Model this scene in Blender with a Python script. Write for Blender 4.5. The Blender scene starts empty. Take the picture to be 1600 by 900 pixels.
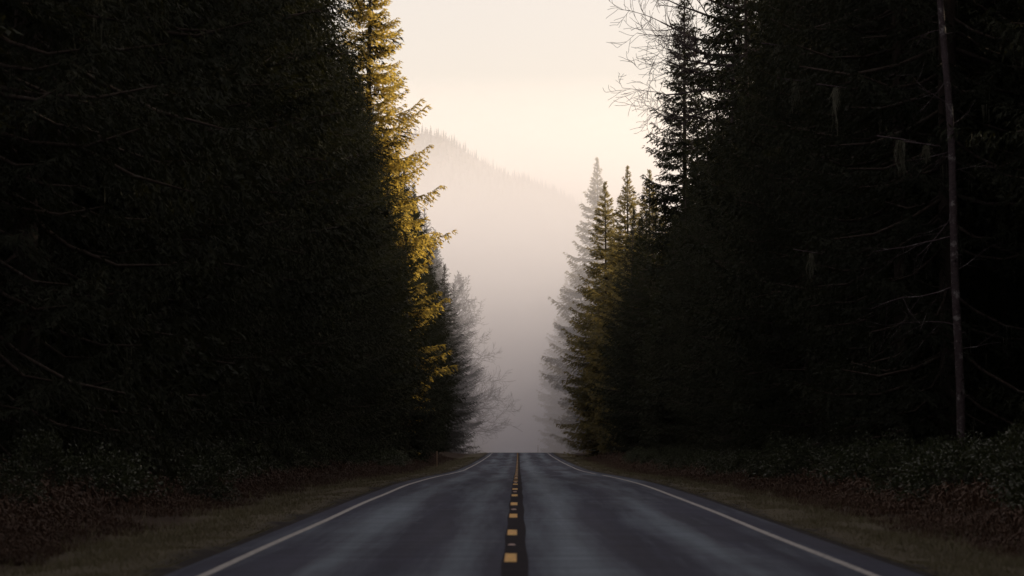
import bpy, math, random
import numpy as np
from mathutils import Vector

random.seed(7)
RNG = np.random.default_rng(11)
sc = bpy.context.scene
COL = sc.collection
R = math.radians

# ------------------------------------------------------------------ camera
CAM_H = 1.5
cd = bpy.data.cameras.new('camera')
cam = bpy.data.objects.new('camera', cd)
COL.objects.link(cam)
sc.camera = cam
cd.sensor_width = 36.0
cd.lens = 36.0 * 6150 / 1600
cd.clip_start = 0.5
cd.clip_end = 30000
cam.location = (0, 0, CAM_H)
cam.rotation_euler = (R(90) + math.atan(227 / 6150), 0, math.atan(10 / 6150))
cd.dof.use_dof = True
cd.dof.focus_distance = 330
cd.dof.aperture_fstop = 4.0

# ------------------------------------------------------------------ world, sun, exposure
SUN_EL, SUN_AZ = R(12.5), R(50)          # azimuth measured from +Y (down the road) towards +X
w = bpy.data.worlds.new('World')
sc.world = w
w.use_nodes = True
nt = w.node_tree
nt.nodes.clear()
out = nt.nodes.new('ShaderNodeOutputWorld')
bg = nt.nodes.new('ShaderNodeBackground')
sky = nt.nodes.new('ShaderNodeTexSky')
sky.sky_type = 'NISHITA'
sky.sun_disc = False
sky.sun_elevation = SUN_EL
sky.sun_rotation = SUN_AZ
sky.altitude = 200
sky.air_density = 1.0
sky.dust_density = 2.0
sky.ozone_density = 1.0
SKY_STRENGTH = 0.10
thin = nt.nodes.new('ShaderNodeMix')       # thin high cloud veil: evens the sky out towards a warm white
thin.data_type = 'RGBA'
thin.inputs['Factor'].default_value = 0.52
thin.inputs['B'].default_value = (9.8, 8.6, 7.5, 1)
nt.links.new(sky.outputs[0], thin.inputs['A'])
tint = nt.nodes.new('ShaderNodeMix')
tint.data_type = 'RGBA'
tint.blend_type = 'MULTIPLY'
tint.inputs['Factor'].default_value = 1.0
tint.inputs['B'].default_value = (1.03, 0.99, 1.03, 1)
nt.links.new(thin.outputs['Result'], tint.inputs['A'])
nt.links.new(tint.outputs['Result'], bg.inputs['Color'])
bg.inputs['Strength'].default_value = SKY_STRENGTH
nt.links.new(bg.outputs[0], out.inputs[0])

sd = bpy.data.lights.new('sun', 'SUN')
sd.energy = 5.0
sd.angle = R(0.53)
sd.color = (1.0, 0.82, 0.57)
sun = bpy.data.objects.new('sun', sd)
COL.objects.link(sun)
sdir = Vector((math.sin(SUN_AZ) * math.cos(SUN_EL), math.cos(SUN_AZ) * math.cos(SUN_EL), math.sin(SUN_EL)))
sun.rotation_euler = (-sdir).to_track_quat('-Z', 'Y').to_euler()
sun.location = (60, 60, 90)

sc.view_settings.view_transform = 'Standard'
sc.view_settings.look = 'None'
sc.view_settings.exposure = 0.28
sc.view_settings.gamma = 1.0
sc.view_settings.use_curve_mapping = False

cy = sc.cycles
cy.max_bounces = 5
cy.diffuse_bounces = 2
cy.glossy_bounces = 2
cy.transmission_bounces = 3
cy.volume_bounces = 1
cy.transparent_max_bounces = 4
cy.use_denoising = True
cy.sample_clamp_indirect = 3.0
cy.use_fast_gi = False


# ------------------------------------------------------------------ helpers
def mesh_from(name, verts, faces, mats=(), smooth=False, midx=None):
    """verts (N,3); faces: (M,3|4) int array or list of such arrays"""
    me = bpy.data.meshes.new(name)
    verts = np.asarray(verts, np.float32)
    if isinstance(faces, np.ndarray):
        faces = [faces]
    faces = [np.asarray(f, np.int32) for f in faces if len(f)]
    loops = np.concatenate([f.ravel() for f in faces])
    sizes = np.concatenate([np.full(len(f), f.shape[1], np.int32) for f in faces])
    starts = np.concatenate([[0], np.cumsum(sizes)[:-1]]).astype(np.int32)
    me.vertices.add(len(verts))
    me.vertices.foreach_set('co', verts.ravel())
    me.loops.add(len(loops))
    me.loops.foreach_set('vertex_index', loops)
    me.polygons.add(len(sizes))
    me.polygons.foreach_set('loop_start', starts)
    for m in mats:
        me.materials.append(m)
    if midx is not None:
        me.polygons.foreach_set('material_index', np.asarray(midx, np.int32))
    me.polygons.foreach_set('use_smooth', np.full(len(sizes), bool(smooth)))
    me.update(calc_edges=True)
    return me


def tri_mesh(name, tris, mats=(), smooth=False):
    """tris (N,3,3)"""
    v = tris.reshape(-1, 3)
    return mesh_from(name, v, np.arange(len(v)).reshape(-1, 3), mats, smooth)


def link(name, me, parent=None, loc=None, kind=None):
    o = bpy.data.objects.new(name, me)
    COL.objects.link(o)
    if parent is not None:
        o.parent = parent
    if loc is not None:
        o.location = loc
    if kind:
        o['kind'] = kind
    return o


def tag(o, label, cat, group=None):
    o['label'] = label
    o['category'] = cat
    if group:
        o['group'] = group
    return o


def empty(name, loc, rz=0.0, s=1.0):
    o = bpy.data.objects.new(name, None)
    COL.objects.link(o)
    o.empty_display_size = 0.5
    o.location = loc
    o.rotation_euler = (0, 0, rz)
    o.scale = (s, s, s)
    return o


def tube(points, radii, n=6, cap=True):
    """tapered tube along a polyline -> verts, quads"""
    P = np.asarray(points, float)
    rr = np.asarray(radii, float)
    T = np.gradient(P, axis=0)
    T /= np.linalg.norm(T, axis=1)[:, None] + 1e-9
    ref = np.where(np.abs(T[:, 2:3]) > 0.9, np.array([[1.0, 0, 0]]), np.array([[0, 0, 1.0]]))
    A = np.cross(T, ref)
    A /= np.linalg.norm(A, axis=1)[:, None] + 1e-9
    B = np.cross(T, A)
    a = np.arange(n) * 2 * math.pi / n
    V = P[:, None, :] + rr[:, None, None] * (np.cos(a)[None, :, None] * A[:, None, :] + np.sin(a)[None, :, None] * B[:, None, :])
    m = len(P)
    i = np.arange(m - 1)[:, None] * n
    j = np.arange(n)[None, :]
    j2 = (j + 1) % n
    F = np.stack([i + j, i + j2, i + n + j2, i + n + j], -1).reshape(-1, 4)
    return V.reshape(-1, 3), F


class Acc:
    def __init__(self):
        self.v, self.f, self.n = [], [], 0

    def add(self, V, F):
        self.v.append(np.asarray(V, float))
        self.f.append(np.asarray(F) + self.n)
        self.n += len(V)

    def mesh(self, name, mats, smooth=True):
        return mesh_from(name, np.concatenate(self.v), np.concatenate(self.f), mats, smooth)


# ------------------------------------------------------------------ materials
def new_mat(name):
    m = bpy.data.materials.new(name)
    m.use_nodes = True
    n = m.node_tree
    return m, n, n.nodes['Principled BSDF'], n.nodes['Material Output']


def noise(n, scale, detail=4, rough=0.55, vec=None):
    t = n.nodes.new('ShaderNodeTexNoise')
    t.inputs['Scale'].default_value = scale
    t.inputs['Detail'].default_value = detail
    t.inputs['Roughness'].default_value = rough
    if vec is not None:
        n.links.new(vec, t.inputs['Vector'])
    return t


def ramp(n, fac, stops):
    r = n.nodes.new('ShaderNodeValToRGB')
    e = r.color_ramp.elements
    while len(e) < len(stops):
        e.new(0.5)
    for i, (p, c) in enumerate(stops):
        e[i].position = p
        e[i].color = (*c, 1)
    n.links.new(fac, r.inputs[0])
    return r


def mapped(n, scale, kind='Object'):
    tc = n.nodes.new('ShaderNodeTexCoord')
    mp = n.nodes.new('ShaderNodeMapping')
    mp.inputs['Scale'].default_value = scale
    n.links.new(tc.outputs[kind], mp.inputs['Vector'])
    return mp.outputs[0]


def mixc(n, fac, a, b, mode='MIX'):
    x = n.nodes.new('ShaderNodeMix')
    x.data_type = 'RGBA'
    x.blend_type = mode
    for s, val in ((x.inputs['Factor'], fac), (x.inputs['A'], a), (x.inputs['B'], b)):
        if hasattr(val, 'links'):
            n.links.new(val, s)
        else:
            s.default_value = val if isinstance(val, (int, float)) else (*val, 1)
    return x.outputs['Result']


def mathn(n, op, a, b=None, clamp=False):
    x = n.nodes.new('ShaderNodeMath')
    x.operation = op
    x.use_clamp = clamp
    for i, val in enumerate((a, b)):
        if val is None:
            continue
        if hasattr(val, 'links'):
            n.links.new(val, x.inputs[i])
        else:
            x.inputs[i].default_value = val
    return x.outputs[0]


def foliage_mat(name, dark, mid, trans, tfac=0.35, rough=0.65, scale=1.5, spec=0.25):
    m, n, b, o = new_mat(name)
    oi = n.nodes.new('ShaderNodeObjectInfo')
    nz = noise(n, scale, 3, 0.6, mapped(n, (1, 1, 1)))
    f = mathn(n, 'ADD', mathn(n, 'MULTIPLY', oi.outputs['Random'], 0.35), mathn(n, 'MULTIPLY', nz.outputs[0], 0.8))
    r = ramp(n, f, [(0.25, dark), (0.85, mid)])
    n.links.new(r.outputs[0], b.inputs['Base Color'])
    b.inputs['Roughness'].default_value = rough
    b.inputs['Specular IOR Level'].default_value = spec
    t = n.nodes.new('ShaderNodeBsdfTranslucent')
    t.inputs['Color'].default_value = (*trans, 1)
    mx = n.nodes.new('ShaderNodeMixShader')
    mx.inputs[0].default_value = tfac
    n.links.new(b.outputs[0], mx.inputs[1])
    n.links.new(t.outputs[0], mx.inputs[2])
    n.links.new(mx.outputs[0], o.inputs['Surface'])
    return m


M_NEEDLE = foliage_mat('conifer_needles', (0.011, 0.013, 0.009), (0.026, 0.029, 0.019), (0.07, 0.07, 0.02), 0.10, 0.8, 1.5, 0.08)
M_NEEDLE_SUNLIT = foliage_mat('golden_conifer_needles', (0.026, 0.032, 0.016), (0.060, 0.068, 0.028), (0.76, 0.55, 0.11), 0.45)  # sunlit gold of the left fir put into the translucent colour
M_NEEDLE_PART_SUNLIT = foliage_mat('misty_conifer_needles', (0.024, 0.028, 0.022), (0.050, 0.054, 0.034), (0.56, 0.44, 0.14), 0.32)  # weaker sunlit gold put into the colour of the right-hand spires
M_LEAF = foliage_mat('salal_leaves', (0.012, 0.019, 0.009), (0.030, 0.038, 0.018), (0.08, 0.09, 0.02), 0.12, 0.38, 3.0, 0.35)
M_BRACKEN = foliage_mat('dead_bracken', (0.030, 0.018, 0.012), (0.085, 0.052, 0.035), (0.08, 0.04, 0.02), 0.15, 0.8, 0.8)
M_GRASS = foliage_mat('verge_grass', (0.075, 0.064, 0.044), (0.17, 0.15, 0.105), (0.12, 0.12, 0.04), 0.2, 0.8, 0.5)
M_LICHEN = foliage_mat('beard_lichen', (0.07, 0.072, 0.055), (0.15, 0.15, 0.115), (0.08, 0.08, 0.05), 0.3, 0.9, 3.0)
M_FAR = foliage_mat('far_needles', (0.03, 0.04, 0.02), (0.06, 0.07, 0.03), (0.08, 0.08, 0.03), 0.2)


def bark_mat(name, c1, c2, patch, zs=0.25, pf=(0.58, 0.68)):
    m, n, b, o = new_mat(name)
    v = mapped(n, (1, 1, zs))
    n1 = noise(n, 9, 6, 0.7, v)
    r = ramp(n, n1.outputs[0], [(0.3, c1), (0.7, c2)])
    n2 = noise(n, 3.5, 5, 0.7, mapped(n, (1, 1, 1)))
    pr = ramp(n, n2.outputs[0], [(pf[0], (0, 0, 0)), (pf[1], (1, 1, 1))])
    c = mixc(n, pr.outputs[0], r.outputs[0], patch)
    n.links.new(c, b.inputs['Base Color'])
    b.inputs['Roughness'].default_value = 0.9
    b.inputs['Specular IOR Level'].default_value = 0.12
    bu = n.nodes.new('ShaderNodeBump')
    bu.inputs['Strength'].default_value = 0.6
    bu.inputs['Distance'].default_value = 0.03
    n.links.new(n1.outputs[0], bu.inputs['Height'])
    n.links.new(bu.outputs[0], b.inputs['Normal'])
    return m


M_BARK = bark_mat('conifer_bark', (0.03, 0.023, 0.02), (0.08, 0.062, 0.052), (0.11, 0.11, 0.095))
M_PALE = bark_mat('lichen_spotted_bark', (0.035, 0.027, 0.03), (0.085, 0.066, 0.072), (0.21, 0.20, 0.20), 1.6, (0.54, 0.64))
M_TWIG = bark_mat('bare_twigs', (0.03, 0.023, 0.024), (0.07, 0.055, 0.055), (0.09, 0.09, 0.08))


# road profile -------------------------------------------------------
PY = [-60, 0, 90, 121, 157, 200, 240, 295, 347, 440, 500, 530, 620, 760, 1000, 1400, 8000]
PZ = [0, 0, 0, -.05, -.24, -.53, -.76, -.90, -.99, -1.07, -1.02, -1.08, -2.1, -4.0, -8, -9, -9]
SX_Y = [-60, 500, 560, 620, 760, 1000, 1400, 8000]
SX = [0, 0, -.35, -1.0, -3.6, -11, -30, -30]
_yy = np.linspace(-60, 1500, 1561)
_zz = np.interp(_yy, PY, PZ)
_k = np.hanning(23); _k /= _k.sum()
_zs = np.convolve(np.pad(_zz, 11, mode='edge'), _k, 'valid')
_ss = np.convolve(np.pad(np.interp(_yy, SX_Y, SX), 11, mode='edge'), _k, 'valid')


def rz(y):
    return np.interp(y, np.append(_yy, 8000), np.append(_zs, -9))


def rx(y):
    return np.interp(y, np.append(_yy, 8000), np.append(_ss, -30))


def ground_z(x, y):
    """height of the verge / forest floor"""
    x = np.asarray(x, float); y = np.asarray(y, float)
    d = np.abs(x - rx(y)) + np.where(x < rx(y), .5, 0)
    b = np.interp(d, [0, 4.05, 4.35, 5.2, 6.6, 8.0, 11, 16, 40, 120, 900], [-.08, -.08, -.02, -.05, -.22, -.15, .30, .55, 1.0, 1.5, 1.5])
    return rz(y) + b + np.where(d > 4.5, 0.05 * np.sin(x * 1.7 + y * .31) + 0.04 * np.sin(y * .83 - x), 0)


# ------------------------------------------------------------------ ground
def build_ground():
    xs = np.concatenate([-np.geomspace(6000, 45, 14), np.linspace(-40, -9, 24), np.linspace(-8.5, -4.5, 17), [-4.2, -3.9, -3.7, -3.5, -2, 0, 2, 4.1, 4.35],
                         np.linspace(4.5, 8.5, 17), np.linspace(9, 40, 24), np.geomspace(45, 6000, 14)])
    ys = np.concatenate([np.geomspace(6000, 60, 8)[:-1] * -1, np.linspace(-55, 30, 12), np.arange(33, 300, 2.0), np.arange(300, 700, 5.0),
                         np.arange(700, 1500, 20.0), np.geomspace(1520, 14000, 18)])
    X, Y = np.meshgrid(xs, ys)
    Xw = X + rx(Y)
    Z = ground_z(Xw, Y)
    ny, nx = X.shape
    V = np.stack([Xw, Y, Z], -1).reshape(-1, 3)
    i = np.arange(ny - 1)[:, None] * nx + np.arange(nx - 1)[None, :]
    F = np.stack([i, i + 1, i + nx + 1, i + nx], -1).reshape(-1, 4)
    m, n, b, o = new_mat('verge_and_forest_floor')
    geo = mapped(n, (1, 1, 1))
    n1 = noise(n, 0.7, 6, 0.65, geo)
    n2 = noise(n, 11, 5, 0.7, geo)
    grass = ramp(n, n2.outputs[0], [(0.3, (0.05, 0.043, 0.030)), (0.7, (0.13, 0.115, 0.08))])
    litter = ramp(n, n2.outputs[0], [(0.3, (0.020, 0.014, 0.01)), (0.7, (0.055, 0.037, 0.026))])
    gravel = ramp(n, n2.outputs[0], [(0.35, (0.012, 0.011, 0.011)), (0.7, (0.035, 0.031, 0.03))])
    sx = n.nodes.new('ShaderNodeSeparateXYZ')
    n.links.new(geo, sx.inputs[0])
    ax = mathn(n, 'ADD', mathn(n, 'ABSOLUTE', mathn(n, 'SUBTRACT', sx.outputs[0], 0.25)), mathn(n, 'MULTIPLY', n1.outputs[0], 1.4))
    g1 = ramp(n, mathn(n, 'DIVIDE', ax, 20), [(0.245, (0, 0, 0)), (0.262, (1, 1, 1))])
    g2 = ramp(n, mathn(n, 'DIVIDE', ax, 20), [(0.345, (0, 0, 0)), (0.385, (1, 1, 1))])
    c = mixc(n, g1.outputs[0], gravel.outputs[0], grass.outputs[0])
    c = mixc(n, g2.outputs[0], c, litter.outputs[0])
    n.links.new(c, b.inputs['Base Color'])
    b.inputs['Roughness'].default_value = 0.95
    b.inputs['Specular IOR Level'].default_value = 0.1
    bu = n.nodes.new('ShaderNodeBump')
    bu.inputs['Strength'].default_value = 0.8
    bu.inputs['Distance'].default_value = 0.05
    n.links.new(n2.outputs[0], bu.inputs['Height'])
    n.links.new(bu.outputs[0], b.inputs['Normal'])
    link('ground', mesh_from('ground', V, F, [m], True), kind='structure')


build_ground()


# ------------------------------------------------------------------ road
def strip(x0f, x1f, y0, y1, dz, name, mat, parent, step=3.0, skirt=False, nx=2):
    ys = np.arange(y0, y1 + 1e-6, (y1 - y0) / max(1, round((y1 - y0) / step)))
    f0 = x0f if callable(x0f) else (lambda y: x0f + 0 * y)
    f1 = x1f if callable(x1f) else (lambda y: x1f + 0 * y)
    A, B = f0(ys) + rx(ys), f1(ys) + rx(ys)
    cols = [A + (B - A) * t for t in np.linspace(0, 1, nx)]
    Z = rz(ys) + dz
    rows = [np.stack([c, ys, Z], -1) for c in cols]
    if skirt:
        rows = [np.stack([A - .03, ys, Z - .14], -1)] + rows + [np.stack([B + .03, ys, Z - .14], -1)]
    k = len(rows)
    V = np.stack(rows, 1).reshape(-1, 3)
    i = np.arange(len(ys) - 1)[:, None] * k + np.arange(k - 1)[None, :]
    F = np.stack([i, i + 1, i + k + 1, i + k], -1).reshape(-1, 4)
    return link(name, mesh_from(name, V, F, [mat], False), parent)


def asphalt_mat():
    m, n, b, o = new_mat('worn_asphalt')
    obj = mapped(n, (1, 1, 1))
    grain = noise(n, 22, 8, 0.85, obj)
    streak = noise(n, 1.0, 6, 0.65, mapped(n, (1.6, 0.07, 1)))
    patch = noise(n, 1.0, 6, 0.62, mapped(n, (0.95, 0.024, 1)))
    cross = noise(n, 1.0, 4, 0.6, mapped(n, (0.25, 0.9, 1)))
    base = ramp(n, streak.outputs[0], [(0.3, (0.022, 0.024, 0.042)), (0.75, (0.042, 0.047, 0.080))])
    sx = n.nodes.new('ShaderNodeSeparateXYZ')
    n.links.new(obj, sx.inputs[0])

    def band(c, wd):       # 1 inside a wheel path, falling off to the sides
        d = mathn(n, 'ABSOLUTE', mathn(n, 'SUBTRACT', sx.outputs[0], c))
        return mathn(n, 'SUBTRACT', 1.0, mathn(n, 'DIVIDE', d, wd), True)
    wp = mathn(n, 'MAXIMUM', mathn(n, 'MAXIMUM', band(0.75, 0.75), mathn(n, 'MULTIPLY', band(2.55, .7), .6)), mathn(n, 'MULTIPLY', mathn(n, 'MAXIMUM', band(-2.3, 0.7), band(-.75, .6)), .65))
    pm = ramp(n, mathn(n, 'ADD', patch.outputs[0], mathn(n, 'MULTIPLY', wp, 0.30)), [(0.50, (0, 0, 0)), (0.80, (1, 1, 1))])
    c = mixc(n, pm.outputs[0], base.outputs[0], (0.15, 0.185, 0.225))
    cr = ramp(n, cross.outputs[0], [(0.35, (0.80, 0.80, 0.82)), (0.7, (1.15, 1.15, 1.15))])
    c = mixc(n, 1.0, c, cr.outputs[0], 'MULTIPLY')
    gr = ramp(n, grain.outputs[0], [(0.35, (0.62, 0.62, 0.62)), (0.65, (1.32, 1.32, 1.32))])
    c = mixc(n, 1.0, c, gr.outputs[0], 'MULTIPLY')
    n.links.new(c, b.inputs['Base Color'])
    rr = ramp(n, patch.outputs[0], [(0.3, (0.75,) * 3), (0.7, (0.9,) * 3)])
    n.links.new(rr.outputs[0], b.inputs['Roughness'])
    b.inputs['Specular IOR Level'].default_value = 0.10
    bu = n.nodes.new('ShaderNodeBump')
    bu.inputs['Strength'].default_value = 0.35
    bu.inputs['Distance'].default_value = 0.006
    n.links.new(grain.outputs[0], bu.inputs['Height'])
    n.links.new(bu.outputs[0], b.inputs['Normal'])
    return m


def paint_mat(name, col, under, lo, hi, sc_=9.0):
    m, n, b, o = new_mat(name)
    nz = noise(n, sc_, 6, 0.75, mapped(n, (1, .5, 1)))
    r = ramp(n, nz.outputs[0], [(lo, under), (hi, col)])
    n.links.new(r.outputs[0], b.inputs['Base Color'])
    b.inputs['Roughness'].default_value = 0.65
    b.inputs['Specular IOR Level'].default_value = 0.25
    return m


M_ASPH = asphalt_mat()
M_SEAL = paint_mat('sealed_joint', (0.016, 0.014, 0.018), (0.026, 0.023, 0.028), 0.3, 0.7, 2.0)
M_SEAL.node_tree.nodes['Principled BSDF'].inputs['Specular IOR Level'].default_value = 0.05
M_SEAL.node_tree.nodes['Principled BSDF'].inputs['Roughness'].default_value = 0.95
M_WHITE = paint_mat('worn_white_paint', (0.36, 0.35, 0.33), (0.09, 0.09, 0.09), 0.30, 0.58, 6.0)
M_YEL = paint_mat('yellow_paint', (0.66, 0.36, 0.05), (0.14, 0.09, 0.03), 0.33, 0.50, 14.0)
M_CRACK = paint_mat('crack_filler', (0.10, 0.10, 0.11), (0.06, 0.06, 0.065), 0.3, 0.7, 2.0)

road = strip(-3.74, 4.27, -55, 1300, 0.0, 'road', M_ASPH, None, 2.5, True, 9)
road['kind'] = 'structure'


def wob(a, f, p):
    return lambda y: a + 0.012 * np.sin(y * f + p)


strip(wob(-.185, .5, 1), wob(.105, .4, 2), -50, 900, .004, 'centre_seal', M_SEAL, road, 2.0)
strip(wob(-3.38, .21, 0), wob(-3.27, .21, 0), -50, 1200, .004, 'edge_line', M_WHITE, road, 2.5)
strip(wob(3.675, .19, 0), wob(3.785, .19, 0), -50, 176, .004, 'edge_line', M_WHITE, road, 2.5)
strip(wob(3.675, .19, 0), wob(3.785, .19, 0), 188, 1200, .004, 'edge_line', M_WHITE, road, 2.5)
for k in range(40):
    yc = 47.4 + 12.05 * k
    strip(-.163, -.022, yc - 1.6, yc + 1.6, .008, 'lane_dash', M_YEL, road, 1.6)


def reflector():
    # low bevelled block: base 10 cm square, sloping faces
    V, F = [], []
    lo, hi, h = .05, .03, .019
    for z, r in ((0, lo), (.006, lo), (h, hi)):
        V += [(-r, -lo if z < h else -.02, z), (r, -lo if z < h else -.02, z), (r, lo if z < h else .02, z), (-r, lo if z < h else .02, z)]
    for a in (0, 4):
        for q in range(4):
            F.append([a + q, a + (q + 1) % 4, a + 4 + (q + 1) % 4, a + 4 + q])
    F.append([8, 9, 10, 11])
    return mesh_from('raised_marker', np.array(V), np.array(F), [paint_mat('marker_plastic', (0.55, 0.42, 0.38), (0.35, 0.25, 0.22), .3, .6)])


rm = reflector()
for k in range(14):
    y = 52.6 + 24.4 * k
    link('raised_marker', rm, road, (-.09, y, float(rz(y)) + .008))
for y, x0, x1 in ((54.5, -.9, .3), (77.5, -1.6, .8), (84, .3, 3.2), (104, -1.2, .9), (129, -3, 3.4), (168, -3.1, 3.3), (222, -3.2, 1.4), (66, -3.0, -1.6), (92, 1.1, 3.6)):
    strip(x0, x1, y - .05, y + .05, .003 if x0 * x1 > 0 else .0025, 'crack_seal', M_CRACK, road, 1.0, nx=4)


# ------------------------------------------------------------------ conifers
def bough(L, seed, hang=0.5, dens=1.0, spray=0.30, wid=0.085):
    """one conifer bough along +X: spray triangles (N,3,3) and spine points"""
    g = np.random.default_rng(seed)
    t = np.linspace(0, 1, 9)
    dr, up = g.uniform(.16, .28), g.uniform(.24, .42)
    sw = g.uniform(-.08, .08)
    sp = np.stack([t * L, sw * L * t ** 2, (-dr * t + up * t ** 2.6) * L], -1)

    def at(s):
        return np.array([np.interp(s, t, sp[:, k]) for k in range(3)])
    n2 = int(L / 0.17 * dens)
    tris = []
    for i in range(n2):
        s = 0.10 + 0.90 * (i + g.uniform(0, 1)) / n2
        side = 1 if (i % 2) else -1
        p = at(s)
        wl = L * 0.30 * min(1, (1.02 - s) * 1.9) ** 0.8 * min(1, .45 + s) * g.uniform(.65, 1.15) + .12
        ang = R(g.uniform(42, 68)) * (1 if s < .93 else g.uniform(0, .6))
        d = np.array([math.cos(ang), side * math.sin(ang), g.uniform(-.30, .05) - hang * .25])
        d /= np.linalg.norm(d)
        m = max(2, int(wl / 0.13))
        u = (np.arange(m) + g.uniform(0, 1, m)) / m
        q = p + np.outer(u * wl, d)
        q[:, 2] -= hang * .35 * (u * wl) ** 2 * .5
        for rep in range(2):
            a2 = g.uniform(.3, .9, m) * (1 if rep else -1)
            ca, sa = np.cos(a2), np.sin(a2)
            dd = np.stack([d[0] * ca - d[1] * sa, d[0] * sa + d[1] * ca, np.full(m, d[2]) - g.uniform(0, 1, m) ** 2 * (hang * 1.5)], -1)
            dd /= np.linalg.norm(dd, axis=1)[:, None]
            ln = spray * g.uniform(.6, 1.25, m) * (1 - .3 * u)
            sd_ = np.cross(dd, g.normal(size=(m, 3)) * .6 + np.array([0, 0, 1.0]))
            sd_ /= np.linalg.norm(sd_, axis=1)[:, None] + 1e-9
            ww = (wid * g.uniform(.7, 1.3, m) * .5)[:, None]
            mid = q + dd * (ln * .35)[:, None]
            tr = np.stack([q - sd_ * ww * .8 - dd * .03, mid + sd_ * ww * 1.6, q + dd * ln[:, None]], 1)
            tris.append(tr)
    T = np.concatenate(tris)
    # clothe the spine itself
    m = int(L / .07)
    s = g.uniform(.12, 1, m)
    q = np.stack([np.interp(s, t, sp[:, k]) for k in range(3)], -1)
    dd = np.stack([g.uniform(.4, 1, m), g.normal(0, .5, m), g.normal(.05, .4, m)], -1)
    dd /= np.linalg.norm(dd, axis=1)[:, None]
    sd_ = np.cross(dd, g.normal(size=(m, 3)))
    sd_ /= np.linalg.norm(sd_, axis=1)[:, None]
    tr = np.stack([q - sd_ * wid * .5, q + sd_ * wid * .5, q + dd * (spray * g.uniform(.6, 1.1, m))[:, None]], 1)
    return np.concatenate([T, tr]), sp


_boughs = {}


def get_bough(L, hang, dens, k, spray):
    Lq = min((1.0, 1.6, 2.4, 3.4, 4.6, 6.0), key=lambda a: abs(a - L))
    key = (Lq, hang, dens, k, spray)
    if key not in _boughs:
        _boughs[key] = bough(Lq, hash((Lq, k, 5)) % 99991, hang, dens, spray, spray * (.28 if spray > .3 else .21))
    return _boughs[key], L / Lq


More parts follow.
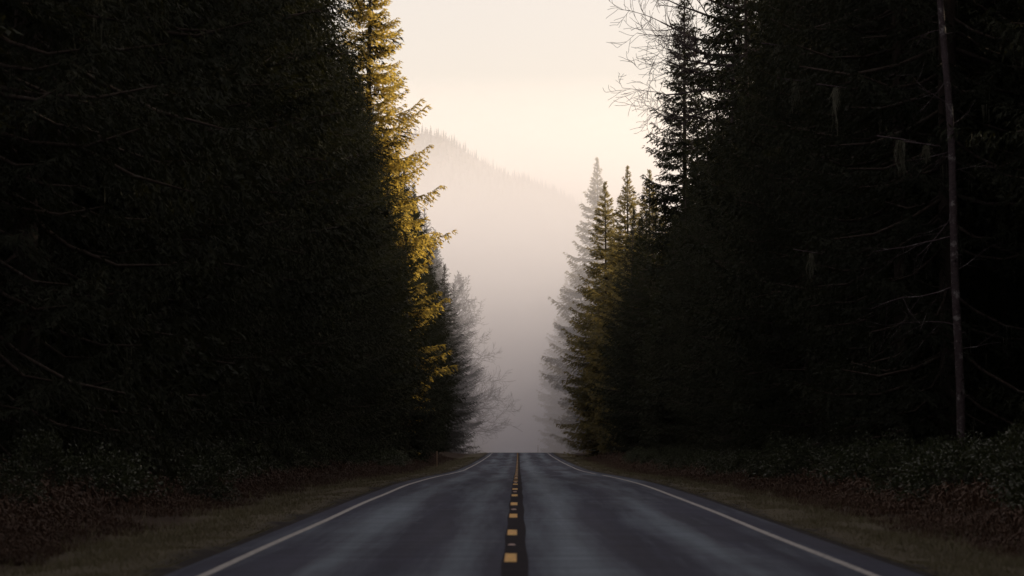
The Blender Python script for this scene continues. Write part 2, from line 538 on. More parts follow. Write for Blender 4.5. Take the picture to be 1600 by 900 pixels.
def conifer_meshes(name, H, rad, seed, base=0.6, gap=.5, per=4.6, hang=.5, dens=1.0, spray=.30, trunk_r=.33, mat=None, lichen=60,
                   gaps=0.0, bare_to=0.0, lean=0.0):
    """rad(h) crown radius at height h. Returns list of (part name, mesh)"""
    g = np.random.default_rng(seed)
    crown, limbs = [], Acc()
    h = base
    az = g.uniform(0, 6.28)
    tips = []
    while h < H - .15:
        top = (H - h) / H
        r0 = rad(h)
        step = gap * (0.55 + .6 * min(1, top * 2.2)) * g.uniform(.7, 1.3)
        nb = max(3, int(round(per * g.uniform(.8, 1.2) * (0.8 if top < .12 else 1))))
        wh = g.uniform(.82, 1.12)
        for j in range(nb):
            az += 6.283 / nb + g.uniform(-.35, .35)
            if g.uniform() < gaps:
                continue
            L = max(.35, r0 * wh * g.uniform(.72, 1.16))
            if g.uniform() < .05:
                L *= 1.12
            (T, sp), s = get_bough(L, hang, dens, int(g.integers(0, 3)), spray)
            pitch = R(np.interp(top, [0, .08, .3, .7, 1], [55, 30, 8, -8, -16]) + g.normal(0, 5))
            if g.uniform() < .5:
                flip = np.array([1, -1, 1.0])
            else:
                flip = np.array([1, 1, 1.0])
            sc3 = flip * np.array([s, s ** .5 * (1 if s > 1 else s ** .4), s ** .6])
            cp, sp_ = math.cos(pitch), math.sin(pitch)
            ca, sa = math.cos(az), math.sin(az)
            rol = g.normal(0, .12)
            cr, sr = math.cos(rol), math.sin(rol)
            M = np.array([[ca, -sa, 0], [sa, ca, 0], [0, 0, 1]]) @ np.array([[cp, 0, -sp_], [0, 1, 0], [sp_, 0, cp]]) @ np.array([[1, 0, 0], [0, cr, -sr], [0, sr, cr]])
            org = np.array([lean * (h / H) ** 1.5, 0, h + g.uniform(-.25, .25)])
            crown.append((T * sc3) @ M.T + org)
            P = (sp * sc3) @ M.T + org
            V, F = tube(P[[0, 2, 4, 6]], np.array([.05, .04, .028, .01]) * (L / 4.5) ** .6 * 1.0 + .004, 4)
            limbs.append((V, F)) if False else limbs.add(V, F)
            if h < H * .75:
                tips.append(P)
        h += step
    # leader
    m = 60
    q = np.stack([np.full(m, lean), np.zeros(m), g.uniform(H - 1.6, H, m)], -1)
    dd = np.stack([g.normal(0, .5, m), g.normal(0, .5, m), g.uniform(.5, 1.2, m)], -1)
    dd /= np.linalg.norm(dd, axis=1)[:, None]
    sd_ = np.cross(dd, g.normal(size=(m, 3))); sd_ /= np.linalg.norm(sd_, axis=1)[:, None]
    crown.append(np.stack([q - sd_ * .04, q + sd_ * .04, q + dd * g.uniform(.15, .4, m)[:, None]], 1))
    C = np.concatenate(crown)
    # trunk
    zz = np.linspace(-.6, H, 22)
    tt = np.clip(zz / H, 0, 1)
    P = np.stack([lean * tt ** 1.5 + .05 * np.sin(zz * .35 + seed), .05 * np.sin(zz * .27 + seed * 2), zz], -1)
    rr = trunk_r * (1 - tt) ** .8 + .02 + trunk_r * .45 * np.exp(-np.clip(zz + .2, 0, 99) * 1.4)
    V, F = tube(P, rr, 10)
    limbs.add(V, F)
    parts = [('trunk', limbs.mesh(name + '_trunk', [M_BARK])), ('crown', tri_mesh(name + '_crown', C, [mat or M_NEEDLE]))]
    if lichen and tips:
        A = []
        for k in range(lichen):
            Pp = tips[g.integers(0, len(tips))]
            s = g.uniform(.15, .75)
            p = np.array([np.interp(s, np.linspace(0, 1, len(Pp)), Pp[:, c]) for c in range(3)])
            for q in range(int(g.integers(3, 9))):
                o_ = p + np.array([g.normal(0, .06), g.normal(0, .06), 0])
                l = g.uniform(.2, 1.3) * g.uniform(.4, 1)
                a = g.uniform(0, 3.14)
                d = np.array([math.cos(a), math.sin(a), 0]) * g.uniform(.008, .022)
                e = o_ + np.array([g.normal(0, .04), g.normal(0, .04), -l])
                mm = (o_ + e) / 2 + np.array([g.normal(0, .03), g.normal(0, .03), 0])
                A.append([o_ - d, o_ + d, mm]); A.append([mm - d * 1.3, mm + d * 1.3, e])
        parts.append(('lichen', tri_mesh(name + '_lichen', np.array(A), [M_LICHEN])))
    return parts


def cone(Hh, Rm, slope, low=.75):
    """radius grows with distance below the tip at 'slope', to Rm, then shrinks a bit near the ground"""
    def f(h):
        r = min(Rm, slope * (Hh - h) + .15)
        return r * np.interp(h, [0, 4, 9], [low, .92, 1])
    f.H = Hh
    return f


KIND = {}


def variant(key, H, Rm, slope, seed, **kw):
    f = cone(H, Rm, slope, kw.pop('low', .75))
    KIND[key] = (conifer_meshes(key, H, f, seed, **kw), f)


variant('broad_a', 36, 5.6, .30, 1, gap=.62, per=4.6, hang=.7, spray=.24, lichen=90, dens=1.35)
variant('broad_b', 33, 5.2, .33, 2, gap=.60, per=4.8, hang=.45, spray=.24, lichen=110, dens=1.35)
variant('broad_c', 38, 6.0, .27, 3, gap=.64, per=4.6, hang=.9, spray=.24, lichen=70, dens=1.35)
variant('slim', 31, 4.2, .20, 4, gap=.55, per=4.8, hang=.7, spray=.34, lichen=40)
variant('mid', 27, 4.6, .25, 5, gap=.50, per=4.8, hang=.5, spray=.32, lichen=40)
variant('hero_fir', 50, 6.1, .19, 6, gap=.56, per=5.2, hang=.8, spray=.38, lichen=60, mat=M_NEEDLE_SUNLIT, gaps=.06, trunk_r=.42)
variant('spire', 38, 6.3, .27, 8, gap=.58, per=4.8, hang=.7, spray=.40, lichen=0, mat=M_NEEDLE_PART_SUNLIT)
variant('airy', 39, 3.4, .20, 14, gap=.58, per=4.8, hang=.9, spray=.34, lichen=40, gaps=.08, trunk_r=.17)
variant('dark_spruce', 41, 3.7, .19, 12, gap=.48, per=5.4, hang=.8, spray=.36, lichen=40)
variant('gappy', 34, 5.0, .33, 9, gap=.95, per=3.6, hang=.8, spray=.34, lichen=60, gaps=.25)


def place_conifer(key, x, y, label, group=None, s=1.0, rot=None, cat='tree', name='conifer', tall=1.0):
    parts, f = KIND[key]
    root = empty(name, (x, y, float(ground_z(x, y)) - .05), random.uniform(0, 6.28) if rot is None else rot, s)
    tag(root, label, cat, group)
    root.scale = (s, s, s * tall)
    for nm, me in parts:
        link(nm, me, root, kind='stuff' if nm == 'lichen' else None)
    return root


def px_of(x, y, z):
    return 810 + 6150 * x / y, 677 - 6150 * (z - CAM_H) / y


# outlines of the dark masses in the photograph, as (row -> column) of the open sky's edge
SIL_L = ([-900, 0, 100, 170, 250, 350, 430, 520, 600, 690, 720], [395, 520, 560, 594, 634, 680, 704, 724, 740, 757, 760])
SIL_R = ([-900, 0, 100, 170, 230, 300, 400, 500, 720], [1300, 1215, 1200, 1120, 1035, 1018, 1012, 1005, 985])
SIL_R2 = ([-900, 200, 250, 280, 300, 350, 430, 500, 600, 720], [1250, 1060, 1015, 985, 960, 930, 893, 878, 876, 874])
SIL_R3 = ([-900, 300, 430, 500, 560, 650, 720], [1100, 930, 878, 862, 853, 850, 852])
SIL_L3 = ([-900, 300, 420, 500, 560, 640, 720], [560, 660, 700, 722, 738, 757, 764])


def fit(key, x, y, sil, side, smax, smin=.35):
    f = KIND[key][1]
    g0 = float(ground_z(x, y))
    s = smax
    while s > smin:
        ok = True
        for h in np.linspace(1.5, f.H, 24):
            c, r_ = px_of(x + side * f(h) * s * .93, y, g0 + h * s)
            lim = np.interp(r_, sil[0], sil[1])
            if (side > 0 and c > lim) or (side < 0 and c < lim):
                ok = False
                break
        if ok:
            return s
        s -= .03
    return None


# named trees -------------------------------------------------------
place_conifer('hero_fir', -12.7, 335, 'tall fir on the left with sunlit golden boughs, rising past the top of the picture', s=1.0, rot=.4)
place_conifer('broad_a', -12.6, 199, 'dark conifer just left of the golden fir, its ragged tip side against the sky', s=.95, rot=1.2)
place_conifer('dark_spruce', 14.1, 333, 'dark spruce with upturned boughs standing right of the sunlit misty treetops', s=1.0, rot=2.0)
place_conifer('airy', 12.9, 222, 'loose conifer with sky showing through its boughs behind the bare branches', s=1.0, rot=.3)
place_conifer('airy', 15.3, 274, 'see-through conifer at the top right, behind the loose conifer', s=1.12, rot=2.3)
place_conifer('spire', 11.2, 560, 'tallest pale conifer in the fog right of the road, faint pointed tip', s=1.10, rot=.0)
place_conifer('spire', 9.9, 448, 'conifer with sunlit golden upper boughs, second from the left of the misty group', s=.82, rot=1.7)
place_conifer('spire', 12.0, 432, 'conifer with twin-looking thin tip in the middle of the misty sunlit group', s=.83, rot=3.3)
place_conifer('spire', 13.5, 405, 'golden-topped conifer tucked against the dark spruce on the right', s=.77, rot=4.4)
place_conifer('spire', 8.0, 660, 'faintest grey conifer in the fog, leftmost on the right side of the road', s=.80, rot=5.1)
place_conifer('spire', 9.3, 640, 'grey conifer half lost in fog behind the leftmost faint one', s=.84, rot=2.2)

place_conifer('mid', -10.7, 321, 'shorter dark conifer in front of the foot of the golden fir', s=.84, rot=1.0)
place_conifer('mid', -11.6, 300, 'dark conifer overlapping the lower left of the golden fir', s=.90, rot=2.0)
place_conifer('broad_b', -12.4, 262, 'broad dark conifer whose right edge slopes down across the golden fir', s=.74, rot=2.9)
place_conifer('mid', -9.3, 326, 'small dark conifer added on the road side of the sunlit fir to cover lit boughs', s=.70, rot=4.0)  # added to darken the fir's lower part by covering its lit boughs
place_conifer('mid', -9.8, 356, 'dark young conifer at the verge just beyond the golden fir', s=.62, rot=3.0)
place_conifer('mid', -8.9, 540, 'dark conifer leaning farthest toward the road on the left, just before the fog', s=.86, rot=1.4)
place_conifer('mid', -9.6, 512, 'dark conifer at the left roadside crest, second before the fog', s=.9, rot=4.4)
# the wall of conifers, row by row ------------------------------------
spots = []
for side in (-1, 1):
    for row, (x0, dy, jx, y0, y1) in enumerate(((12.4, 7.4, .9, 84, 560), (18.5, 9.5, 1.6, 88, 560))):
        y = y0 + random.uniform(0, 3)
        while y < y1:
            spots.append((side, row, side * (x0 + random.uniform(-jx, jx)), y))
            y += dy * random.uniform(.8, 1.2)
named = [(-12.7, 335), (-12.6, 199), (13.3, 333), (12.9, 222), (15.3, 274), (11.6, 560), (10.8, 448), (12.0, 432), (13.5, 405)]
LAB = {(-1, 0): 'dark conifer in the front row of the forest wall left of the road',
       (-1, 1): 'black-green conifer deep in the forest left of the road, behind the front row',
       (1, 0): 'dark conifer in the front row of the forest wall right of the road',
       (1, 1): 'black-green conifer deep in the forest right of the road, behind the front row'}
GRP = {(-1, 0): 'front-row conifers left of the road', (-1, 1): 'conifers deeper in the left forest',
       (1, 0): 'front-row conifers right of the road', (1, 1): 'conifers deeper in the right forest'}
n_con = 0
# avenue goes on unseen beside and behind the camera, added to shade the road
for side in (-1, 1):
    y = -45
    while y < 80:
        spots.append((side, 0, side * (14.0 + random.uniform(-.8, 1.2)), y))
        if side > 0:  # second unseen row, added to stop sun patches on the road
            spots.append((side, 1, side * (20 + random.uniform(-1, 1)), y + 4))
        y += random.uniform(8.5, 11)
y = 343  # extra conifers added to block sun from the left fir's lower boughs
while y < 430:
    spots.append((1, 1, 16.2 + random.uniform(-.8, .8), y))
    y += random.uniform(4.5, 6)
for side, row, x, y in spots:
    if any(abs(x - a) < 3.0 and abs(y - b) < 4.5 for a, b in named):
        continue
    if side > 0 and 64 < y < 117 and x < 16:
        continue
    if side < 0:
        sil = SIL_L
    else:
        sil = SIL_R if y < 350 else (SIL_R2 if y < 600 else SIL_R3)
    key = random.choice(['broad_a', 'broad_b', 'broad_c', 'mid']) if y < 420 else random.choice(['slim', 'mid', 'broad_b'])
    smax = random.uniform(.88, 1.1)
    if side > 0 and y > 345:
        smax = min(smax, (26 - row * 1.0) / KIND[key][1].H)
    if side > 0 and 341 < y < 400:  # heights set so sun reaches only the left fir's upper boughs
        smax = min(smax, (23.5 if row == 0 else 26.5) / KIND[key][1].H)
    s = fit(key, x, y, sil, -side, smax)
    if s is None:
        s = fit('mid', x + side * 1.5, y, sil, -side, .8, .25)
        if s is None:
            continue
        key = 'mid'; x = x + side * 1.5
    r2 = min(row, 1)
    place_conifer(key, x, y, LAB[(side, r2)], GRP[(side, r2)], s=s, tall=1.3 if y < 185 else (1.2 if side > 0 and row > 0 and y < 325 else 1.0))  # stretched above the frame to keep low sun off the corridor
    n_con += 1
for side, x, y in ((-1, -12, 590), (-1, -11.5, 640), (-1, -13, 690), (-1, -16, 760), (1, 13, 615), (1, 12.5, 650), (1, 11.8, 790), (-1, -19, 600), (1, 18, 620), (1, 19, 700), (-1, -20, 680)):
    x = x + float(rx(y)) * .5
    s = fit('slim', x, y, SIL_R3 if side > 0 else SIL_L3, -side, .95)
    if s:
        place_conifer('slim', x, y, 'fog-greyed conifer standing beyond the crest %s of the road' % ('left' if side < 0 else 'right'),
                      'foggy conifers beyond the crest, ' + ('left' if side < 0 else 'right'), s=s)
print('conifers', n_con)


def simple_crowns(name, spots_, mat, n=420):
    g = np.random.default_rng(5)
    T = []
    for (x, y, H) in spots_:
        h = H * (1 - g.uniform(0, 1, n) ** .5 * .96)
        a = g.uniform(0, 6.28, n)
        r_ = (.17 * (H - h) + .3).clip(0, 4.8) * g.uniform(.5, 1.15, n)
        c = np.array([x, y, float(ground_z(x, y))])
        p = np.stack([0 * h, 0 * h, h + .3], -1) + c
        e = np.stack([np.cos(a) * r_, np.sin(a) * r_, h - .12 * r_], -1) + c
        sd2 = np.stack([-np.sin(a), np.cos(a), 0 * a], -1) * (r_ * .22)[:, None]
        m_ = (p + e) / 2
        T.append(np.stack([p, m_ + sd2, e], 1))
        T.append(np.stack([p, e, m_ - sd2 + np.array([0, 0, -.2])], 1))
    return tri_mesh(name, np.concatenate(T), [mat])


deep = []  # tree mass added behind the rows, mostly unseen, to block the low sun
for side in (-1, 1):
    for x0 in (25, 32, 39, 47, 56, 66):
        y = -70
        while y < 600:
            hmax = 34 if side < 0 else (46 if y < 325 else (27 if y < 400 else 35))
            if not (x0 < 30 and side < 0 and 300 < y):
                lim = 1.0
                deep.append((side * (x0 + random.uniform(-2, 2)), y, hmax * random.uniform(.8, 1.0) * (.75 if (y > 170 and x0 < 60 and side < 0) else 1)))
            y += random.uniform(6, 10)
o = link('sun_blocking_forest', simple_crowns('sun_blocking_forest', deep, M_NEEDLE, 190), kind='stuff')
tag(o, 'mostly unseen forest mass added behind the conifer rows to block sun and fill gaps', 'forest')
far_spots = []  # trees hidden in the fog, added to darken its foot
for side in (-1, 1):
    for x0 in (16, 23, 31, 40):
        y = 640 if x0 > 16 else 820
        while y < 1150:
            far_spots.append((side * (x0 + random.uniform(-1.5, 1.5)) + float(rx(y)), y, random.uniform(24, 34)))
            y += random.uniform(7, 11)
o = link('fog_shading_forest', simple_crowns('fog_shading_forest', far_spots, M_FAR), kind='stuff')
tag(o, 'forest lost in the fog on both sides of the road beyond the crest, added to shade the fog', 'forest')


# ------------------------------------------------------------------ bare broadleaf trees
def grow(acc, p, d, L, r, depth, g, up=.15, spread=.6, minr=.006):
    n = 5
    pts, rad = [p.copy()], [r]
    dd = d.copy()
    for i in range(n):
        dd = dd + g.normal(0, .11, 3) + np.array([0, 0, up * .12])
        dd /= np.linalg.norm(dd)
        p = p + dd * L / n
        pts.append(p.copy())
        rad.append(max(minr, r * (1 - .62 * (i + 1) / n)))
    V, F = tube(pts, rad, 6 if r > .05 else (4 if r > .02 else 3))
    acc.add(V, F)
    if depth == 0:
        return
    nb = 5 if depth > 1 else 5
    for k in range(nb):
        t = (k + 1 + g.uniform(-.3, .3)) / nb
        i = min(n, max(1, int(round(t * n))))
        base = pts[i]
        perp = np.cross(dd, g.normal(size=3))
        perp /= np.linalg.norm(perp)
        a = g.uniform(.45, 1.0) * spread / .6
        nd = dd * math.cos(a) + perp * math.sin(a)
        nd[2] += up * .3
        nd /= np.linalg.norm(nd)
        grow(acc, base.copy(), nd, L * g.uniform(.42, .66), max(minr, rad[i] * .62), depth - 1, g, up, spread, minr)


def bare_tree(x, y, H, limbs, label, seed, mat=M_TWIG, r=.2, name='bare_tree', depth=3, up=.15, minr=.006, trunk_mat=None):
    g = np.random.default_rng(seed)
    root = empty(name, (x, y, float(ground_z(x, y)) - .05))
    tag(root, label, 'tree')
    zz = np.linspace(-.4, H, 14)
    P = np.stack([.15 * np.sin(zz * .3), .15 * np.cos(zz * .23), zz], -1)
    a = Acc(); a.add(*tube(P, r * (1 - zz.clip(0) / H) ** .7 + .02, 9))
    link('trunk', a.mesh('bare_trunk', [trunk_mat or mat]), root)
    for (h, az, el, L, lr) in limbs:
        a = Acc()
        d = np.array([math.cos(az) * math.cos(el), math.sin(az) * math.cos(el), math.sin(el)])
        p = np.array([np.interp(h, zz, P[:, 0]), np.interp(h, zz, P[:, 1]), h])
        grow(a, p, d, L, lr, depth, g, up, minr=minr)
        link('branch', a.mesh('bare_branch', [mat]), root)
    return root


PI = math.pi
bare_tree(12.7, 233, 31, [(21.4, PI + .1, .0, 3.8, 0.098), (22.2, PI - .25, .10, 4.2, 0.112), (22.9, PI + .2, .02, 4.7, 0.119), (23.8, PI - .1, -.05, 3.8, 0.098),
                          (24.4, PI + .3, .10, 4.3, 0.112), (25.2, PI - .3, .05, 4.8, 0.112), (26.3, PI, .12, 4.2, 0.098), (20.2, PI + .4, .1, 3.2, 0.084), (27.2, PI + .2, .2, 4.1, 0.098),
                          (27.8, PI - .4, .5, 3.8, 0.084), (24, .6, .5, 3.8, 0.098), (22, -.8, .4, 3.8, 0.098), (25.5, 1.2, .3, 3.8, 0.098)],
          'leafless broadleaf tree at the top right, thin bare branches reaching left over the sky', 21, r=.15, up=.14, minr=.012)
lb = []
g_ = np.random.default_rng(3)
for k in range(48):
    h = 2.6 + k * .47
    L = np.interp(h, [2, 5, 10, 18, 28], [7.6, 8.0, 6.2, 4.2, 1.0])
    lb.append((h, g_.uniform(-1.6, 1.2), np.interp(h, [2, 12, 28], [.05, .35, 1.0]) + g_.uniform(-.15, .2), L * g_.uniform(.5, .82), .06))
bare_tree(-9.2, 566, 25.5, lb, 'feathery bare tree greyed by fog at the left roadside beyond the crest', 5, r=.17, depth=3, minr=.014)
lb = [(2 + k * .6, g_.uniform(-1.4, .8), g_.uniform(.05, .4), np.interp(k, [0, 28], [6, 1.2]), .06) for k in range(28)]
bare_tree(-12.0, 672, 19.5, lb, 'smaller fog-pale bare tree behind the feathery one on the left', 9, r=.1, depth=2, minr=.02)


# slender pale trunk on the right -------------------------------------
def pale_trunk():
    x, y = 12.35, 110.0
    g = np.random.default_rng(77)
    root = empty('slender_tree', (x, y, float(ground_z(x, y)) - .05))
    tag(root, 'slender bare-trunked tree with grey lichen-spotted bark and dead twigs, far right', 'tree')
    H = 27
    zz = np.linspace(-.4, H, 30)
    lean = -.036
    P = np.stack([lean * zz + .035 * np.sin(zz * .8) + .10 * np.sin(zz * .24), .04 * np.sin(zz * .5), zz], -1)
    a = Acc(); a.add(*tube(P, .115 * (1 - zz.clip(0) / H) ** .5 + .01, 12))
    link('trunk', a.mesh('slender_trunk', [M_PALE]), root)
    for h, az, el, L, lr in ((12.6, PI, -.5, 1.0, .018), (11.2, PI + .3, -1.0, 1.2, .02), (9.9, .2, .5, .8, .016), (7.4, PI - .3, -.9, 1.6, .022), (6.8, PI, -.15, 2.3, .024), (5.8, .3, .55, 1.0, .018),
                             (5.4, PI + .2, -.2, 2.6, .026), (4.3, PI - .1, .1, 2.0, .02), (8.6, -.2, .35, 1.0, .016), (10.5, PI + .1, .6, 1.4, .018), (3.6, .1, .2, 1.3, .018), (9.2, PI, -.7, 1.1, .018)):
        a = Acc()
        d = np.array([math.cos(az) * math.cos(el), math.sin(az) * math.cos(el), math.sin(el)])
        grow(a, np.array([lean * h + .035 * math.sin(h * .8) + .10 * math.sin(h * .24), 0, h]), d, L, lr, 1, g, -.2, minr=.005)
        link('dead_branch', a.mesh('dead_branch', [M_PALE]), root)
    a = Acc()
    for k in range(22):
        h = g.uniform(2, 14); az = g.uniform(0, 6.28)
        b0 = np.array([lean * h + .035 * math.sin(h * .8) + .10 * math.sin(h * .24), 0, h])
        e = np.array([math.cos(az), math.sin(az), g.uniform(-.3, .4)]) * g.uniform(.15, .32)
        a.add(*tube([b0, b0 + e * .6, b0 + e], [.022, .016, .01], 4))
    link('branch_stub', a.mesh('branch_stub', [M_PALE]), root, kind='stuff')
    # small crown above the picture
    tr = []
    for k in range(40):
        h = 15 + k * .3
        (T, sp), s = get_bough(1.6, .5, 1.0, k % 3, .34)
        a = k * 2.4
        M = np.array([[math.cos(a), -math.sin(a), 0], [math.sin(a), math.cos(a), 0], [0, 0, 1]])
        tr.append((T * s * np.interp(k, [0, 40], [1.4, .4])) @ M.T + np.array([lean * h, 0, h]))
    link('crown', tri_mesh('slender_crown', np.concatenate(tr), [M_NEEDLE]), root)


pale_trunk()


def lichen_beard(x, y, z, w_, l, label, seed):
    g = np.random.default_rng(seed)
    A = []
    for k in range(46):
        o_ = np.array([g.normal(0, w_ * .35), g.normal(0, w_ * .2), -abs(g.normal(0, .08))])
        ll = l * g.uniform(.15, 1) ** 1.5 * (1 - min(.9, abs(o_[0]) / w_ * .7)) + .05
        n = 4
        p = o_
        a = g.uniform(0, 3.14)
        d = np.array([math.cos(a), math.sin(a), 0]) * g.uniform(.006, .014)
        for i in range(n):
            q = p + np.array([g.normal(0, .03), g.normal(0, .03), -ll / n])
            A.append([p - d, p + d, q + d]); A.append([p - d, q + d, q - d])
            p = q; d = d * .8
    o = link('beard_lichen', tri_mesh('beard_lichen', np.array(A), [M_LICHEN]), None, (x, y, z))
    tag(o, label, 'lichen')
    # the dead twig it hangs from
    a = Acc()
    a.add(*tube([(-.5, .4, .12), (0, 0, .02), (.35, -.2, -.05)], [.02, .015, .006], 5))
    link('dead_twig', a.mesh('dead_twig', [M_PALE]), o)


def at(px, py, y):
    return ((px - 810) / 6150 * y, y, CAM_H + (677 - py) / 6150 * y)


lichen_beard(*at(1408, 218, 92), .22, .95, 'long pale beard of lichen hanging in the dark conifers left of the slender trunk', 1)
lichen_beard(*at(402, 52, 178), .35, 1.1, 'pale green beard of lichen high in the dark trees at upper left', 2)
lichen_beard(*at(1448, 226, 96), .12, .5, 'short beard of lichen just beside the slender pale trunk', 3)


for bx, by, bd, bw, bl, lab in ((1216, 70, 128, .10, 1.3, 'thin streak of lichen high in the right trees, nearest the open sky'),
                               (1242, 125, 122, .12, 1.0, 'looped strand of lichen below the high thin streak on the right'),
                               (1306, 135, 112, .12, 1.4, 'long thin lichen strand midway between the open sky and the slender trunk'),
                               (1268, 395, 116, .12, .9, 'faint lichen tuft halfway down the right forest wall'),
                               (686, 548, 330, .25, 1.5, 'pale lichen streak low on the dark left trees beside the fog')):
    lichen_beard(*at(bx, by, bd), bw, bl, lab, bx)


# ------------------------------------------------------------------ shrubs and ground cover
def shrub_mesh(name, seed, rx_, h, n):
    g = np.random.default_rng(seed)
    p = g.normal(size=(n, 3))
    p /= np.linalg.norm(p, axis=1)[:, None]
    lump = 1 + .3 * np.sin(p[:, 0] * 5 + seed) * np.cos(p[:, 1] * 4) + .2 * np.sin(p[:, 2] * 7 + p[:, 0] * 6)
    rad = (g.uniform(.25, 1, n) ** .4) * lump
    p = p * rad[:, None] * np.array([rx_, rx_, h * .62]) + np.array([0, 0, h * .42])
    p[:, 2] = np.maximum(p[:, 2], .03)
    d = p - np.array([0, 0, h * .2]); d /= np.linalg.norm(d, axis=1)[:, None]
    d = d + g.normal(0, .6, (n, 3)); d /= np.linalg.norm(d, axis=1)[:, None]
    s_ = np.cross(d, g.normal(size=(n, 3))); s_ /= np.linalg.norm(s_, axis=1)[:, None]
    nn = np.cross(d, s_)
    l = g.uniform(.05, .10, n)[:, None]; wv = l * .34
    a, b_, c, e = p, p + d * l * .5 + s_ * wv + nn * l * .1, p + d * l, p + d * l * .5 - s_ * wv + nn * l * .1
    V = np.stack([a, b_, c, e], 1).reshape(-1, 3)
    F = np.arange(len(V)).reshape(-1, 4)
    st = Acc()
    for k in range(14):
        az = g.uniform(0, 6.28); r_ = g.uniform(.2, .9) * rx_
        st.add(*tube([(0, 0, -.1), (math.cos(az) * r_ * .4, math.sin(az) * r_ * .4, h * .4), (math.cos(az) * r_, math.sin(az) * r_, h * g.uniform(.6, .95))], [.012, .009, .004], 4))
    return [('foliage', mesh_from(name, V, F, [M_LEAF])), ('stem', st.mesh(name + '_stem', [M_TWIG]))]


SHR = [shrub_mesh('shrub_a', 1, .9, 1.2, 4200), shrub_mesh('shrub_b', 2, 1.3, 1.0, 5200), shrub_mesh('shrub_c', 3, .7, 1.6, 3800)]


def shrub(x, y, s, k, label, group=None):
    r_ = empty('shrub', (x, y, float(ground_z(x, y))), random.uniform(0, 6.28), s)
    tag(r_, label, 'shrub', group)
    for nm, me in SHR[k]:
        link(nm, me, r_)


shrub(-7.3, 92.5, .62, 0, 'small dark bush standing at the left verge, nearest the white edge line')
shrub(-12.0, 97, 1.25, 2, 'tall leafy bush at the far left, highest above the verge')
for side, lab, grp in ((-1, 'dark glossy-leaved shrub in the undergrowth along the left verge', 'shrubs along the left verge'),
                       (1, 'dark glossy-leaved shrub in the undergrowth along the right verge', 'shrubs along the right verge')):
    y = 62
    while y < 330:
        for rr_ in range(2 if y < 200 else 1):
            x = side * (random.uniform(8.9, 10.0) + rr_ * 1.9)
            if 6150 * abs(x) / y < 860 and not (side < 0 and abs(y - 92.5) < 2 and rr_ == 0):
                shrub(x, y + random.uniform(-1, 1), random.uniform(.55, 1.05), random.randrange(3), lab, grp)
        y += random.uniform(3.0, 5.0) * (1 if y < 160 else 2.2)


def bracken(side, n, seed, y0, y1, big=1.0):
    g = np.random.default_rng(seed)
    y = y0 + (y1 - y0) * g.uniform(0, 1, n) ** 1.6
    d = 6.3 + np.abs(g.normal(0, 1, n)) ** 1.0 * 2.3
    d = np.where(d > 12, g.uniform(7, 12, n), d)
    x = side * d + rx(y)
    z = ground_z(x, y)
    dens = np.sin(x * 1.3 + y * .35) + np.sin(y * .21 + 2) + g.normal(0, .6, n)
    keep = dens > -.9
    x, y, z, d = x[keep], y[keep], z[keep], d[keep]
    n = len(x)
    hh = np.interp(d, [6.3, 7.5, 9, 12], [.08, .22, .42, .6]) * g.uniform(.6, 1.3, n) * big
    T = []
    for k in range(7):
        az = g.uniform(0, 6.28, n)
        f = g.uniform(.35, 1, n)
        tip = np.stack([x + np.cos(az) * hh * .6 * f, y + np.sin(az) * hh * .6 * f, z + hh * f], -1)
        drop = tip + np.stack([np.cos(az) * hh * .35, np.sin(az) * hh * .35, -hh * .25 * g.uniform(0, 1, n)], -1)
        s_ = np.stack([-np.sin(az), np.cos(az), np.zeros(n)], -1) * (hh * .10)[:, None]
        b0 = np.stack([x, y, z - .03], -1)
        T.append(np.stack([b0, tip + s_ * .25, tip - s_ * .25], 1))
        T.append(np.stack([tip - s_ * .8, tip + s_ * .6, drop], 1))
        T.append(np.stack([(b0 + tip) / 2 + s_ * .9, tip, (b0 + tip) / 2 - s_ * .4 + (tip - b0) * .12], 1))
    o = link('bracken', tri_mesh('bracken', np.concatenate(T), [M_BRACKEN]), kind='stuff')
    tag(o, 'reddish brown dead bracken and brambles filling the %s verge below the trees' % ('left' if side < 0 else 'right'), 'undergrowth')


bracken(-1, 17000, 31, 52, 420)
bracken(1, 19000, 32, 48, 420)


def grass(side, n, seed, y0, y1):
    g = np.random.default_rng(seed)
    y = y0 + (y1 - y0) * g.uniform(0, 1, n) ** 2.0
    d = g.normal(5.5, .75, n).clip(4.5, 8)
    x = side * (d - (.5 if side < 0 else 0)) + rx(y)
    z = ground_z(x, y)
    keep = (np.sin(x * 2.3 + y * .5) + np.sin(y * .9 + x) + g.normal(0, .8, n)) > -.8
    x, y, z, d = x[keep], y[keep], z[keep], d[keep]
    n = len(x)
    h = np.interp(d, [4.4, 5, 6.5, 8], [.02, .05, .12, .2]) * g.uniform(.5, 1.5, n)
    az = g.uniform(0, 6.28, n)
    wv = g.uniform(.004, .010, n) * np.interp(y, [40, 250], [1, 3])
    b0 = np.stack([x, y, z - .01], -1)
    s_ = np.stack([np.cos(az), np.sin(az), 0 * az], -1) * wv[:, None]
    tip = b0 + np.stack([g.normal(0, .5, n) * h, g.normal(0, .5, n) * h, h], -1)
    o = link('verge_grass', tri_mesh('verge_grass', np.stack([b0 - s_, b0 + s_, tip], 1), [M_GRASS]), kind='stuff')
    tag(o, 'short olive grass growing along the %s edge of the road' % ('left' if side < 0 else 'right'), 'grass')


grass(-1, 90000, 41, 40, 420)
grass(1, 110000, 42, 38, 420)


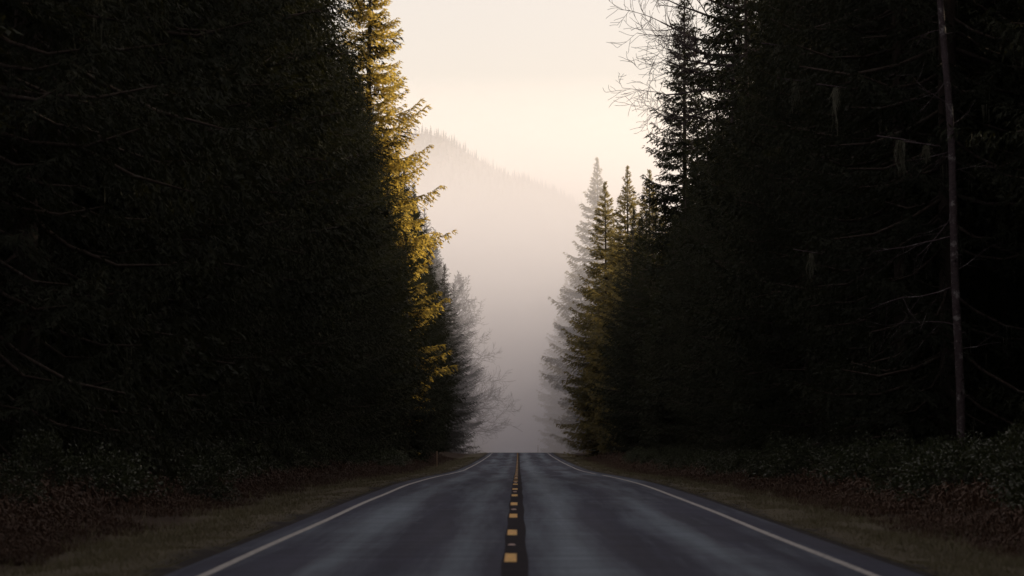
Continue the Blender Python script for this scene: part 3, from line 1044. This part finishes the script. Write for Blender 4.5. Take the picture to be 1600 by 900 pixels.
# ------------------------------------------------------------------ posts
def post(x, y, h, r, col, label, name, band=None):
    m = paint_mat(name + '_paint', col, tuple(c * .6 for c in col), .3, .6, 12)
    root = empty(name, (x, y, float(ground_z(x, y)) - .02))
    tag(root, label, 'post')
    a = Acc()
    a.add(*tube([(0, 0, -.2), (0, 0, h * .5), (.01, 0, h), (.01, 0, h + .01)], [r, r, r * .92, r * .2], 8))
    link('shaft', a.mesh('shaft', [m]), root)
    if band:
        a = Acc()
        a.add(*tube([(.01, 0, h - .28), (.01, 0, h - .12)], [r * 1.12, r * 1.12], 8))
        link('reflector_band', a.mesh('band', [paint_mat('band', band, band, .3, .6)]), root)


post(3.15, 635, 1.9, .09, (.10, .03, .025), 'thin dark marker post standing right of the road at the foggy crest', 'marker_post', (.5, .45, .4))
post(-6.0, 290, 1.3, .045, (.22, .15, .10), 'thin weathered stake standing in the left verge below the golden fir', 'wooden_stake')


# ------------------------------------------------------------------ far hill
RD = 4500.0
RPX = [-2500, -600, 300, 560, 655, 700, 760, 800, 830, 870, 900, 960, 1100, 1400, 2400]
RPY = [560, 330, 190, 180, 194, 206, 238, 258, 272, 290, 301, 330, 420, 560, 660]


def ridge_h(x):
    px = 810 + 6150 * x / RD
    yy = np.interp(px, RPX, RPY)
    return (677 - yy) / 6150 * RD + CAM_H - 11


def hill_z(x, y):
    t = np.where(y < RD, (y - 2600) / (RD - 2600), 1 - (y - RD) / 1800)
    t = np.clip(t, 0, 1)
    return -10 + (ridge_h(x) + 10) * (t * .75 + .25 * t ** 2) + (1 - t) * t * 60 * np.sin(x * .011 + 1) * np.sin(y * .006) + 3.5 * np.sin(x * .05) * t


def build_hill():
    xs = np.linspace(-2400, 1200, 150)
    ys = np.concatenate([np.linspace(2600, 4500, 40), np.linspace(4560, 6300, 14)])
    X, Y = np.meshgrid(xs, ys)
    V = np.stack([X, Y, hill_z(X, Y)], -1).reshape(-1, 3)
    ny, nx = X.shape
    i = np.arange(ny - 1)[:, None] * nx + np.arange(nx - 1)[None, :]
    F = np.stack([i, i + 1, i + nx + 1, i + nx], -1).reshape(-1, 4)
    m, n, b, o = new_mat('forested_hillside')
    nz = noise(n, .03, 8, .7, mapped(n, (1, 1, 1)))
    r_ = ramp(n, nz.outputs[0], [(.35, (.02, .026, .016)), (.7, (.05, .055, .03))])
    n.links.new(r_.outputs[0], b.inputs['Base Color'])
    b.inputs['Roughness'].default_value = 1
    link('hill', mesh_from('hill', V, F, [m], True), kind='structure')


build_hill()


def small_conifer(seed, H=11.0, Rm=1.9):
    g = np.random.default_rng(seed)
    T = []
    h = 1.0
    while h < H:
        r_ = Rm * (1 - h / H) * g.uniform(.75, 1.2) + .12
        for k in range(7):
            a = g.uniform(0, 6.28)
            p = np.array([0, 0, h])
            e = np.array([math.cos(a) * r_, math.sin(a) * r_, h - r_ * .25])
            s_ = np.array([-math.sin(a), math.cos(a), 0]) * r_ * .45
            T.append([p + np.array([0, 0, .55]), (p + e) / 2 + s_, e])
            T.append([p + np.array([0, 0, .55]), e, (p + e) / 2 - s_])
        h += .55
    T.append([(-.12, 0, 0), (.12, 0, 0), (0, 0, H + .4)])
    T.append([(0, -.12, 0), (0, .12, 0), (0, 0, H + .4)])
    return np.array(T)


SM = [tri_mesh('ridge_conifer', small_conifer(s), [M_FAR]) for s in (1, 2, 3)]
gx = -118.0
while gx < 75:
    s = random.choice([.45, .6, .75, .8, 1.0]) * random.uniform(.8, 1.15)
    x = gx
    o = link('ridge_conifer', SM[random.randrange(3)], None, (x, RD + random.uniform(-6, 2), float(hill_z(x, RD)) - .8))
    o.scale = (s * random.uniform(.9, 1.3), s * 1.1, s)
    o.rotation_euler = (0, 0, random.uniform(0, 6))
    tag(o, 'tiny far conifer standing on the skyline of the misty ridge', 'tree', 'conifers along the ridge skyline')
    gx += random.uniform(2.0, 4.6)
g = np.random.default_rng(99)
T = []
base = [small_conifer(s)[::2] for s in (11, 12)]
for k in range(1500):
    x = g.uniform(-170, 240)
    y = RD - g.uniform(2, 420)
    z = float(hill_z(x, y))
    T.append(base[k % 2] * np.array([1, 1, 1]) * g.uniform(.7, 1.2) + np.array([x, y, z - .8]))
o = link('hillside_forest', tri_mesh('hillside_forest', np.concatenate(T), [M_FAR]), kind='stuff')
tag(o, 'misty conifer forest covering the far hillside below the ridge', 'forest')


# ------------------------------------------------------------------ air
def air(name, lo, hi, density, color, aniso, label):
    x0, y0, z0 = lo; x1, y1, z1 = hi
    V = np.array([(x, y, z) for z in (z0, z1) for y in (y0, y1) for x in (x0, x1)], float)
    F = np.array([[0, 2, 3, 1], [4, 5, 7, 6], [0, 1, 5, 4], [2, 6, 7, 3], [0, 4, 6, 2], [1, 3, 7, 5]])
    m = bpy.data.materials.new(name)
    m.use_nodes = True
    n = m.node_tree
    n.nodes.clear()
    o_ = n.nodes.new('ShaderNodeOutputMaterial')
    v = n.nodes.new('ShaderNodeVolumePrincipled')
    v.inputs['Color'].default_value = (*color, 1)
    v.inputs['Density'].default_value = density
    v.inputs['Anisotropy'].default_value = aniso
    n.links.new(v.outputs[0], o_.inputs['Volume'])
    o = link(name, mesh_from(name, V, F, [m]), kind='stuff')
    tag(o, label, 'haze')


air('haze', (-7000, -200, -12), (7000, 15000, 460), 8e-6, (.95, .93, .92), .3, 'thin pale air filling the whole valley')
air('fog_bank', (-1200, 503, -11), (1200, 2500, 47.5), .0095, (.91, .91, .975), .5, 'bank of pale fog lying across the road beyond the crest')

print('TRIS', sum(sum(len(p.vertices) - 2 for p in m.polygons) for m in bpy.data.meshes if m.users), 'conifers', sum(o.name.startswith('conifer') for o in bpy.data.objects if o.parent is None))
